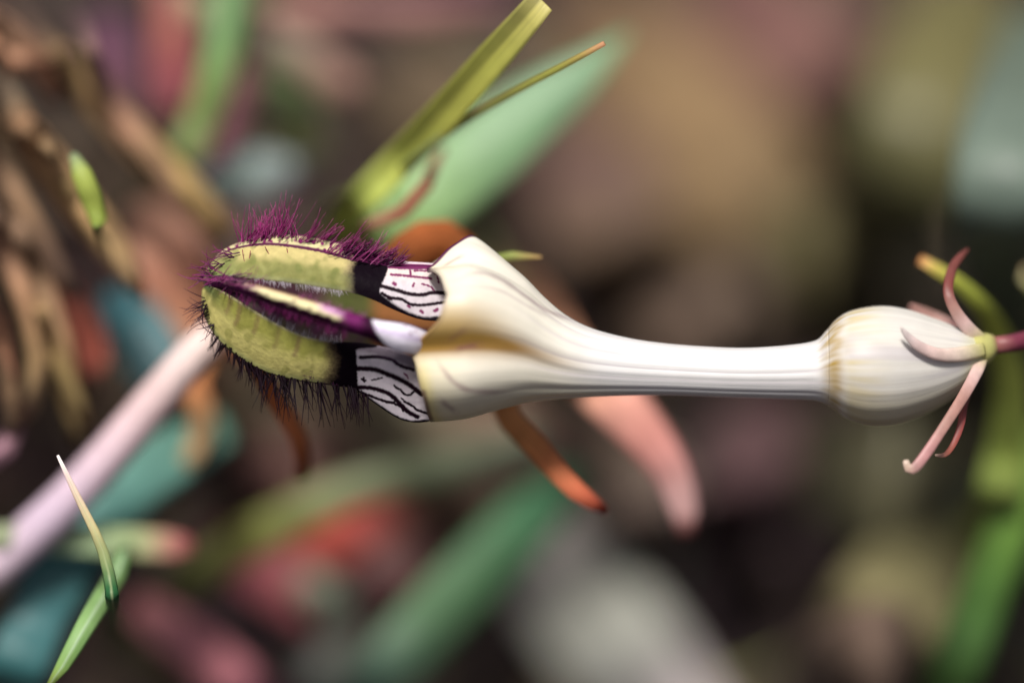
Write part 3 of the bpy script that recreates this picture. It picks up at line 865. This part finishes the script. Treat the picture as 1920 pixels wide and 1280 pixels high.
blade('grass_blade', [(1090, 880, 54), (1000, 970, 48), (900, 1070, 45), (800, 1175, 44), (690, 1300, 45)], [60, 110, 118, 118, 112],
      [(72, 104, 78), (82, 130, 92), (98, 144, 98), (106, 142, 104), (104, 132, 116)], 'broad green blade slanting through the lower background beside the red leaf', 'grass blade', root=(560, 1470), fold=.3, roll=10)
blade('grass_blade', [(560, 1080, 56), (620, 1130, 55), (640, 1210, 56), (560, 1290, 58)], [40, 80, 80, 60], [(120, 136, 110), (126, 136, 116), (120, 120, 110), (100, 106, 100)],
      'grey-green leaf curling below the red leaf', 'leaf', root=(460, 1400), fold=.3)
blade('dry_leaf', [(380, 1010, 60), (500, 1070, 58), (620, 1150, 58), (690, 1230, 60)], [70, 120, 110, 60], [(120, 66, 76), (150, 84, 88), (150, 88, 92), (120, 74, 80)],
      'dusky rose dry leaf under the olive blade', 'dry leaf', M_DRY, root=(760, 1330), fold=.3)
blade('dry_leaf', [(930, 930, 66), (1010, 1020, 62), (1090, 1130, 60), (1170, 1230, 60), (1240, 1330, 62)], [90, 190, 220, 230, 220], [(150, 136, 136), (186, 178, 172), (200, 200, 186), (190, 190, 180), (176, 166, 166)],
      'broad whitish dead leaf blurred below the tube', 'dry leaf', M_DRY, root=(1330, 1500), fold=.25, low=True, gain=1.1)
blade('dry_leaf', [(700, 760, 70), (820, 800, 70), (950, 820, 70), (1080, 850, 72)], [80, 130, 140, 90], [(96, 92, 72), (110, 100, 82), (130, 106, 90), (120, 96, 86)],
      'grey-brown dry leaf behind the olive blade and the orange strip', 'dry leaf', M_DRY, root=(1180, 900), fold=.3)

# --- thatch at the left
TH = [
 ([(-60, 10, 34), (20, 70, 32), (80, 130, 33), (110, 190, 36)], [50, 62, 56, 20], [(150, 106, 84), (186, 140, 110), (196, 136, 104), (120, 76, 60)], 'pinkish-tan dry stalk end jutting from the thatch corner'),
 ([(60, 70, 46), (150, 150, 42), (240, 250, 40), (340, 350, 40), (430, 440, 42)], [50, 74, 78, 74, 60], [(110, 84, 70), (176, 140, 92), (170, 130, 92), (180, 148, 86), (170, 130, 90)], 'long ochre dry culm running down to the cage tip'),
 ([(-60, 120, 30), (0, 170, 29), (40, 240, 29), (70, 310, 32)], [56, 66, 62, 24], [(176, 150, 120), (206, 184, 156), (190, 150, 106), (130, 96, 70)], 'pale buff dry stalk beside the black gap in the thatch'),
 ([(20, 220, 26), (90, 300, 24), (150, 380, 24), (210, 460, 25), (258, 540, 28)], [60, 76, 80, 76, 40], [(150, 110, 80), (186, 144, 100), (180, 140, 92), (186, 150, 106), (200, 160, 130)], 'tan dry culm passing under the yellow-green leaf tip'),
 ([(100, 320, 30), (170, 400, 26), (220, 470, 25), (262, 536, 27)], [34, 40, 40, 22], [(140, 110, 70), (176, 146, 90), (190, 150, 96), (160, 116, 84)], 'narrow ochre dry stalk beside the salmon leaf'),
 ([(-40, 380, 24), (10, 470, 22), (50, 570, 21), (70, 680, 22), (50, 780, 25)], [44, 50, 48, 44, 26], [(120, 92, 76), (150, 110, 86), (170, 126, 92), (150, 120, 80), (120, 96, 76)], 'brown dry stalk standing left of the rusty leaf'),
 ([(10, 400, 30), (70, 520, 26), (110, 640, 25), (130, 740, 26), (150, 840, 30)], [40, 48, 50, 46, 20], [(130, 100, 80), (166, 130, 100), (180, 140, 100), (136, 110, 66), (90, 76, 50)], 'tan dry stalk touching the rusty leaf'),
 ([(-50, 540, 22), (-5, 620, 20), (10, 720, 20), (40, 800, 22)], [44, 46, 42, 26], [(176, 130, 106), (190, 136, 104), (150, 96, 74), (120, 90, 70)], 'reddish-tan dry stalk at the thatch edge above the mauve stub'),
 ([(-60, 860, 22), (0, 850, 21), (28, 810, 21), (40, 760, 24)], [44, 44, 36, 12], [(150, 106, 126), (160, 116, 136), (140, 100, 116), (110, 80, 90)], 'mauve dry stub among the dark thatch'),
 ([(-70, 230, 26), (-10, 300, 25), (40, 380, 24), (90, 470, 25), (140, 560, 28)], [40, 44, 46, 42, 22], [(96, 76, 66), (130, 100, 80), (140, 108, 80), (110, 84, 70), (80, 60, 52)], 'dim brown dry stalk along the black gap'),
 ([(150, 60, 40), (190, 160, 38), (230, 230, 38), (290, 300, 38), (350, 400, 40)], [30, 40, 44, 40, 26], [(110, 84, 84), (150, 110, 92), (166, 120, 96), (150, 116, 86), (140, 100, 84)], 'pink-brown dry stalk beside the long ochre culm'),
 ([(70, 260, 24), (120, 330, 22), (170, 420, 22), (230, 500, 23), (270, 560, 26)], [24, 30, 32, 30, 16], [(150, 120, 86), (196, 156, 110), (176, 140, 90), (190, 156, 110), (150, 110, 80)], 'straw-coloured dry stalk under the tan culm'),
 ([(-50, 60, 30), (10, 110, 28), (60, 130, 28), (96, 118, 30)], [36, 50, 54, 26], [(176, 120, 90), (206, 150, 116), (210, 150, 120), (170, 110, 84)], 'salmon dry stub pointing out of the thatch'),
 ([(-60, 640, 20), (0, 690, 19), (24, 760, 19), (18, 840, 22)], [30, 34, 30, 14], [(110, 84, 66), (140, 106, 80), (120, 92, 66), (90, 70, 60)], 'thin brown dry stalk over the mauve stub'),
 ([(60, 560, 26), (96, 640, 23), (130, 720, 23), (170, 800, 26)], [30, 36, 34, 16], [(150, 116, 80), (170, 136, 86), (130, 110, 64), (90, 76, 50)], 'olive-tan dry stalk below the rusty leaf'),
]
for pts, wd, cs, lb in TH:
    pts = [(x, y, w * .55) for x, y, w in pts]
    wd = [w * .86 for w in wd]
    cs = [tuple(.76 * v + .24 * g for v, g in zip(c, (134, 122, 104))) for c in cs]
    rt = (pts[0][0] - 190, pts[0][1] - 60)
    blade('dry_culm', pts, wd, cs, lb, 'dry culm', M_THATCH, root=rt, root_end='first', fold=.9, thick=.2, group='dry culms of the thatch')
blade('dry_leaf', [(255, 380, 38), (290, 440, 34), (330, 520, 33), (362, 610, 34), (366, 680, 38)], [60, 130, 150, 140, 60], [(140, 104, 88), (176, 130, 108), (172, 118, 96), (186, 132, 102), (170, 116, 88)],
      'salmon-orange dead leaf behind the cage tip', 'dry leaf', M_DRY, root=(470, 800), fold=.3)
blade('dry_leaf', [(110, 520, 32), (140, 590, 28), (168, 660, 27), (176, 720, 30)], [30, 70, 76, 30], [(130, 84, 70), (166, 92, 76), (170, 90, 74), (130, 74, 64)],
      'rusty red leaf lying across the thatch', 'dry leaf', M_DRY, root=(260, 860), fold=.4)
blade('dry_leaf', [(240, 500, 46), (280, 560, 44), (310, 640, 46)], [60, 70, 40], [(120, 60, 46), (140, 64, 46), (110, 50, 40)], 'dark russet leaf behind the salmon leaf', 'dry leaf', M_DRY, root=(380, 780), fold=.4)
blade('grass_blade', [(440, -60, 40), (424, 60, 38), (404, 150, 37), (372, 240, 38), (335, 320, 42)], [56, 62, 64, 62, 50], [(96, 136, 86), (112, 150, 90), (124, 156, 90), (126, 146, 84), (122, 132, 76)],
      'upright green grass blade behind the thatch', 'grass blade', root=(240, 480), fold=.4)
blade('dry_leaf', [(310, -40, 56), (322, 60, 54), (326, 150, 54), (330, 240, 58)], [50, 66, 70, 40], [(150, 100, 96), (166, 100, 90), (140, 72, 80), (120, 76, 72)], 'dusty pink dry leaf standing beside the upright green blade', 'dry leaf', M_DRY, root=(340, 400), fold=.3)
blade('grass_blade', [(330, -20, 58), (380, 10, 56), (440, 20, 56), (480, -10, 58)], [40, 60, 60, 40], [(150, 160, 120), (166, 170, 130), (150, 160, 116), (130, 140, 100)], 'pale grass blade bent over behind the upright green blade', 'grass blade', root=(560, -160), fold=.3)
blade('dry_leaf', [(440, 20, 62), (560, 22, 58), (700, 26, 57), (830, 24, 58), (980, 14, 60)], [40, 50, 52, 50, 40], [(150, 110, 104), (166, 122, 112), (150, 110, 106), (140, 100, 98), (110, 80, 84)],
      'pinkish-grey dry blade lying level above the green blades', 'dry leaf', M_DRY, root=(1240, -60), fold=.4)
blade('dry_leaf', [(460, 40, 60), (540, 90, 58), (620, 140, 58), (690, 180, 62)], [40, 60, 66, 40], [(130, 120, 106), (140, 126, 110), (150, 116, 104), (120, 92, 86)], 'grey-pink dry blade slanting under the level dry blade', 'dry leaf', M_DRY, root=(790, 260), fold=.4)
blade('grass_blade', [(480, 100, 74), (530, 170, 70), (560, 250, 70), (560, 330, 74)], [60, 110, 100, 60], [(90, 110, 70), (100, 116, 70), (110, 120, 70), (100, 100, 66)], 'olive-green leaf behind the grey-pink dry blade', 'leaf', root=(570, 400), fold=.3)
blade('dry_leaf', [(360, 360, 50), (430, 340, 46), (500, 326, 46), (570, 320, 50)], [30, 80, 84, 40], [(130, 150, 146), (150, 170, 164), (150, 164, 160), (120, 126, 130)], 'pale blue-grey leaf above the magenta hairs', 'leaf', M_GRASS, root=(700, 360), fold=.3)
blade('dry_leaf', [(180, 20, 66), (210, 90, 62), (230, 170, 62), (240, 260, 66)], [60, 100, 100, 60], [(90, 60, 76), (100, 66, 84), (96, 64, 72), (90, 70, 66)], 'dull purple dry leaf deep behind the ochre culm', 'dry leaf', M_DRY, root=(250, 380), fold=.3)
blade('dry_leaf', [(360, 330, 60), (410, 240, 58), (450, 150, 58), (470, 70, 62)], [40, 60, 60, 30], [(110, 60, 80), (120, 66, 84), (110, 70, 76), (100, 70, 70)], 'thin plum dry blade beside the upright green blade', 'dry leaf', M_DRY, root=(330, 420), root_end='first', fold=.3)

# --- far background at the right: broad leaves low over the soil
def low_leaf(pts, lift, wd, cs, lb, mat=None, name='dry_leaf', cat='dry leaf', root=None):
    q = [(x, y, Gw(x, y, l)) for (x, y), l in zip(pts, lift)]
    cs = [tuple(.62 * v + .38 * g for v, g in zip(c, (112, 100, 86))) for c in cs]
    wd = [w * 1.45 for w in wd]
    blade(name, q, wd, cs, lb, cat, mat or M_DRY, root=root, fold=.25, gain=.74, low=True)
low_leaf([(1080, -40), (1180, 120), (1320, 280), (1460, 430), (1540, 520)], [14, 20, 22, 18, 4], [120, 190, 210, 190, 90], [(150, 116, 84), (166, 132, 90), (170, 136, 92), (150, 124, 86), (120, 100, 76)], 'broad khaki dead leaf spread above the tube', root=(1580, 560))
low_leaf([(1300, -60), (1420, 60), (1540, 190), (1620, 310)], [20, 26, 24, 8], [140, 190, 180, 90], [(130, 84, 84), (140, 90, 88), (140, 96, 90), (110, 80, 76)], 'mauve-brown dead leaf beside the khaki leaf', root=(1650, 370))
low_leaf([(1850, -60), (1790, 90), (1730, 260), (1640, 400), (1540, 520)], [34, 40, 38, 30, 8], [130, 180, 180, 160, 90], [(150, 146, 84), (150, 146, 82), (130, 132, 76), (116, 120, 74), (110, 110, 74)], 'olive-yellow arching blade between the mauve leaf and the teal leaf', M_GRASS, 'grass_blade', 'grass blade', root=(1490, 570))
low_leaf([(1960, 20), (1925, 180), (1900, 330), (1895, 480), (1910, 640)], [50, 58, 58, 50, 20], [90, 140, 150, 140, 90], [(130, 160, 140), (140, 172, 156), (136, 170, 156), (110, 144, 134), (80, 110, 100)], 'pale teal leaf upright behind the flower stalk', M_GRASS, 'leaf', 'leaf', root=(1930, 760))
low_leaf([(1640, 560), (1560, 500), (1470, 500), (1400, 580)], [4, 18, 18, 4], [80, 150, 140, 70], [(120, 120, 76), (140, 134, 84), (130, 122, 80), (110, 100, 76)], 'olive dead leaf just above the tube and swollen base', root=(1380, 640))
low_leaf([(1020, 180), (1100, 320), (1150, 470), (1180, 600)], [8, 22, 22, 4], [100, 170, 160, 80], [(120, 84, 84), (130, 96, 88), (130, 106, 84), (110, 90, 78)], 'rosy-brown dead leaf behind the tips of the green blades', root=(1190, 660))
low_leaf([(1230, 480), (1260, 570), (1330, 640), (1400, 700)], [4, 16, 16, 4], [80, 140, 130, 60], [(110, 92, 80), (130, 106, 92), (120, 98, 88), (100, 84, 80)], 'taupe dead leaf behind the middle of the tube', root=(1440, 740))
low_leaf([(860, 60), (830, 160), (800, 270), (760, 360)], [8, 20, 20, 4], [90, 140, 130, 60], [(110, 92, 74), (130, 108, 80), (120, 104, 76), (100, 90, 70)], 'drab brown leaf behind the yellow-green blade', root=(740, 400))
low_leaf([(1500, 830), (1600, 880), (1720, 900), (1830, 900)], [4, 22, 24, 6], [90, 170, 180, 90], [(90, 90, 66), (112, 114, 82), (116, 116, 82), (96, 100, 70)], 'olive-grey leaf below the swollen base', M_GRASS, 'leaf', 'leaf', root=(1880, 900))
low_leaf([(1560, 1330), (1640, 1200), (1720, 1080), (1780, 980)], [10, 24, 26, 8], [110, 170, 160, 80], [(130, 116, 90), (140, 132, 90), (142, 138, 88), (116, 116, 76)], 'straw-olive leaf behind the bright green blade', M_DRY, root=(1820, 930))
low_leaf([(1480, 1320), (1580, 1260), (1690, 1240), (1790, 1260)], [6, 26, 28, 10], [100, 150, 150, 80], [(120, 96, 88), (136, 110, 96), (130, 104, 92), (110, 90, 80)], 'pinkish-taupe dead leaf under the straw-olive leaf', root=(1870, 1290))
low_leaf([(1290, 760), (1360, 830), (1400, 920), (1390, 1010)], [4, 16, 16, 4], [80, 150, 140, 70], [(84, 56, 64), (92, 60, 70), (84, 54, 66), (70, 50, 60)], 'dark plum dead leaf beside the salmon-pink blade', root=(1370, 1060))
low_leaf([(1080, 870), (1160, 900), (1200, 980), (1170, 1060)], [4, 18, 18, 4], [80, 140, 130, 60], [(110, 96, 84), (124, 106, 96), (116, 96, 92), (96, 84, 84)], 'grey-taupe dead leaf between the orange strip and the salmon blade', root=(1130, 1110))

low_leaf([(1560, 620), (1650, 570), (1720, 480), (1700, 380)], [4, 16, 18, 4], [70, 110, 110, 60], [(100, 92, 76), (116, 106, 82), (112, 106, 80), (96, 90, 74)], 'drab olive dead leaf above the swollen base of the flower')
low_leaf([(1440, 690), (1400, 620), (1310, 560), (1230, 560)], [4, 14, 14, 4], [70, 120, 120, 60], [(110, 90, 82), (124, 104, 88), (116, 98, 86), (100, 86, 78)], 'small grey-brown leaf seen over the narrow part of the tube')
low_leaf([(420, 960), (500, 900), (600, 850), (680, 800)], [8, 22, 22, 6], [70, 110, 110, 60], [(130, 80, 88), (150, 96, 96), (140, 100, 92), (120, 90, 84)], 'mauve-brown leaf below the dark lashes of the cage')
low_leaf([(760, 960), (860, 930), (960, 900), (1040, 930)], [6, 24, 24, 6], [70, 120, 120, 60], [(120, 104, 88), (150, 126, 106), (150, 122, 108), (130, 100, 96)], 'taupe leaf between the red leaf and the orange strip')
low_leaf([(640, 1200), (720, 1120), (790, 1040), (860, 1000)], [6, 22, 22, 6], [60, 110, 100, 50], [(120, 80, 88), (150, 96, 104), (140, 92, 92), (110, 84, 80)], 'rosy leaf tucked behind the broad green blade')

# ------------------------------------------------------------------ litter and low grass (uncountable)
rl = random.Random(23)
def scatter(name, count, xr, yr, size, palette, mat, label, upright, seed, patch=-9.0, gain=1.0):
    rr = random.Random(seed)
    V, Fc, C = [], [], []
    g0 = G(960, 640)
    for k in range(count):
        x = g0[0] + rr.uniform(*xr); y = g0[1] + rr.uniform(*yr)
        if mnoise.noise(Vector((x * 26, y * 26, 9.0))) < patch and not upright: continue
        ln = rr.uniform(*size) * MM; wd = ln * rr.uniform(.05, .16)
        az = rr.uniform(0, 2 * math.pi)
        c = s2l(rr.choice(palette)) * rr.uniform(.55, 1.15) * gain
        d = np.array((math.cos(az), math.sin(az), 0)); sd = np.array((-math.sin(az), math.cos(az), 0))
        el = rr.uniform(.6, 1.2) if upright else rr.uniform(-.05, .3)
        bend = rr.uniform(-.9, -.2)
        p = np.array((x, y, -.004 + (0 if upright else rr.uniform(.001, .008))))
        b = len(V); SEG = 5
        roll = rr.uniform(-.6, .6)
        for i in range(SEG + 1):
            f = i / SEG
            w = wd * math.sin(math.pi * min(1, .18 + .82 * f) ) if not upright else wd * (1 - f) + 1e-5
            up = np.array((0, 0, 1.0))
            s2 = sd * math.cos(roll) + up * math.sin(roll)
            V.append(p - s2 * w / 2); V.append(p + s2 * w / 2)
            C += [c * (.8 + .3 * f)] * 2
            e = el + bend * f
            p = p + (d * math.cos(e) + up * math.sin(e)) * ln / SEG
        for i in range(SEG):
            a = b + 2 * i
            Fc.append((a, a + 1, a + 3, a + 2))
    o = make_mesh(name, V, Fc, np.array(C), mat)
    tag(o, label, None, None, 'stuff')
    return o
LIT = [(112, 96, 82), (122, 106, 88), (100, 80, 80), (92, 72, 80), (112, 104, 78), (82, 70, 70), (132, 118, 96), (96, 90, 72)]
GR = [(92, 110, 62), (104, 116, 66), (84, 104, 74), (116, 118, 66), (78, 96, 82)]
scatter('leaf_litter', 2300, (-.026, .16), (-.12, .16), (8, 34), LIT, M_LITTER, 'brown dry leaf litter covering the soil', False, 1, -.22, .85)
scatter('leaf_litter', 1300, (-.16, -.026), (-.12, .16), (8, 30), [(86, 62, 66), (100, 70, 70), (76, 58, 56), (96, 80, 60)], M_LITTER, 'mauve-brown litter coloured darker for the shade below the thatch', False, 5, .08, .4)  # low gain puts the shade beneath the thatch into the litter colour
scatter('leaf_litter', 5000, (-1.2, 1.2), (-.8, 1.6), (12, 60), LIT, M_LITTER, 'scattered brown litter farther out on the soil', False, 2, -.2, .6)
scatter('low_grass', 420, (-.16, .16), (-.10, .16), (10, 26), GR, M_GRASS, 'short green grass sprouting through the litter', True, 3)
scatter('low_grass', 6000, (-1.2, 1.2), (.16, 1.6), (30, 110), GR, M_GRASS, 'taller green grass standing beyond the litter', True, 4)
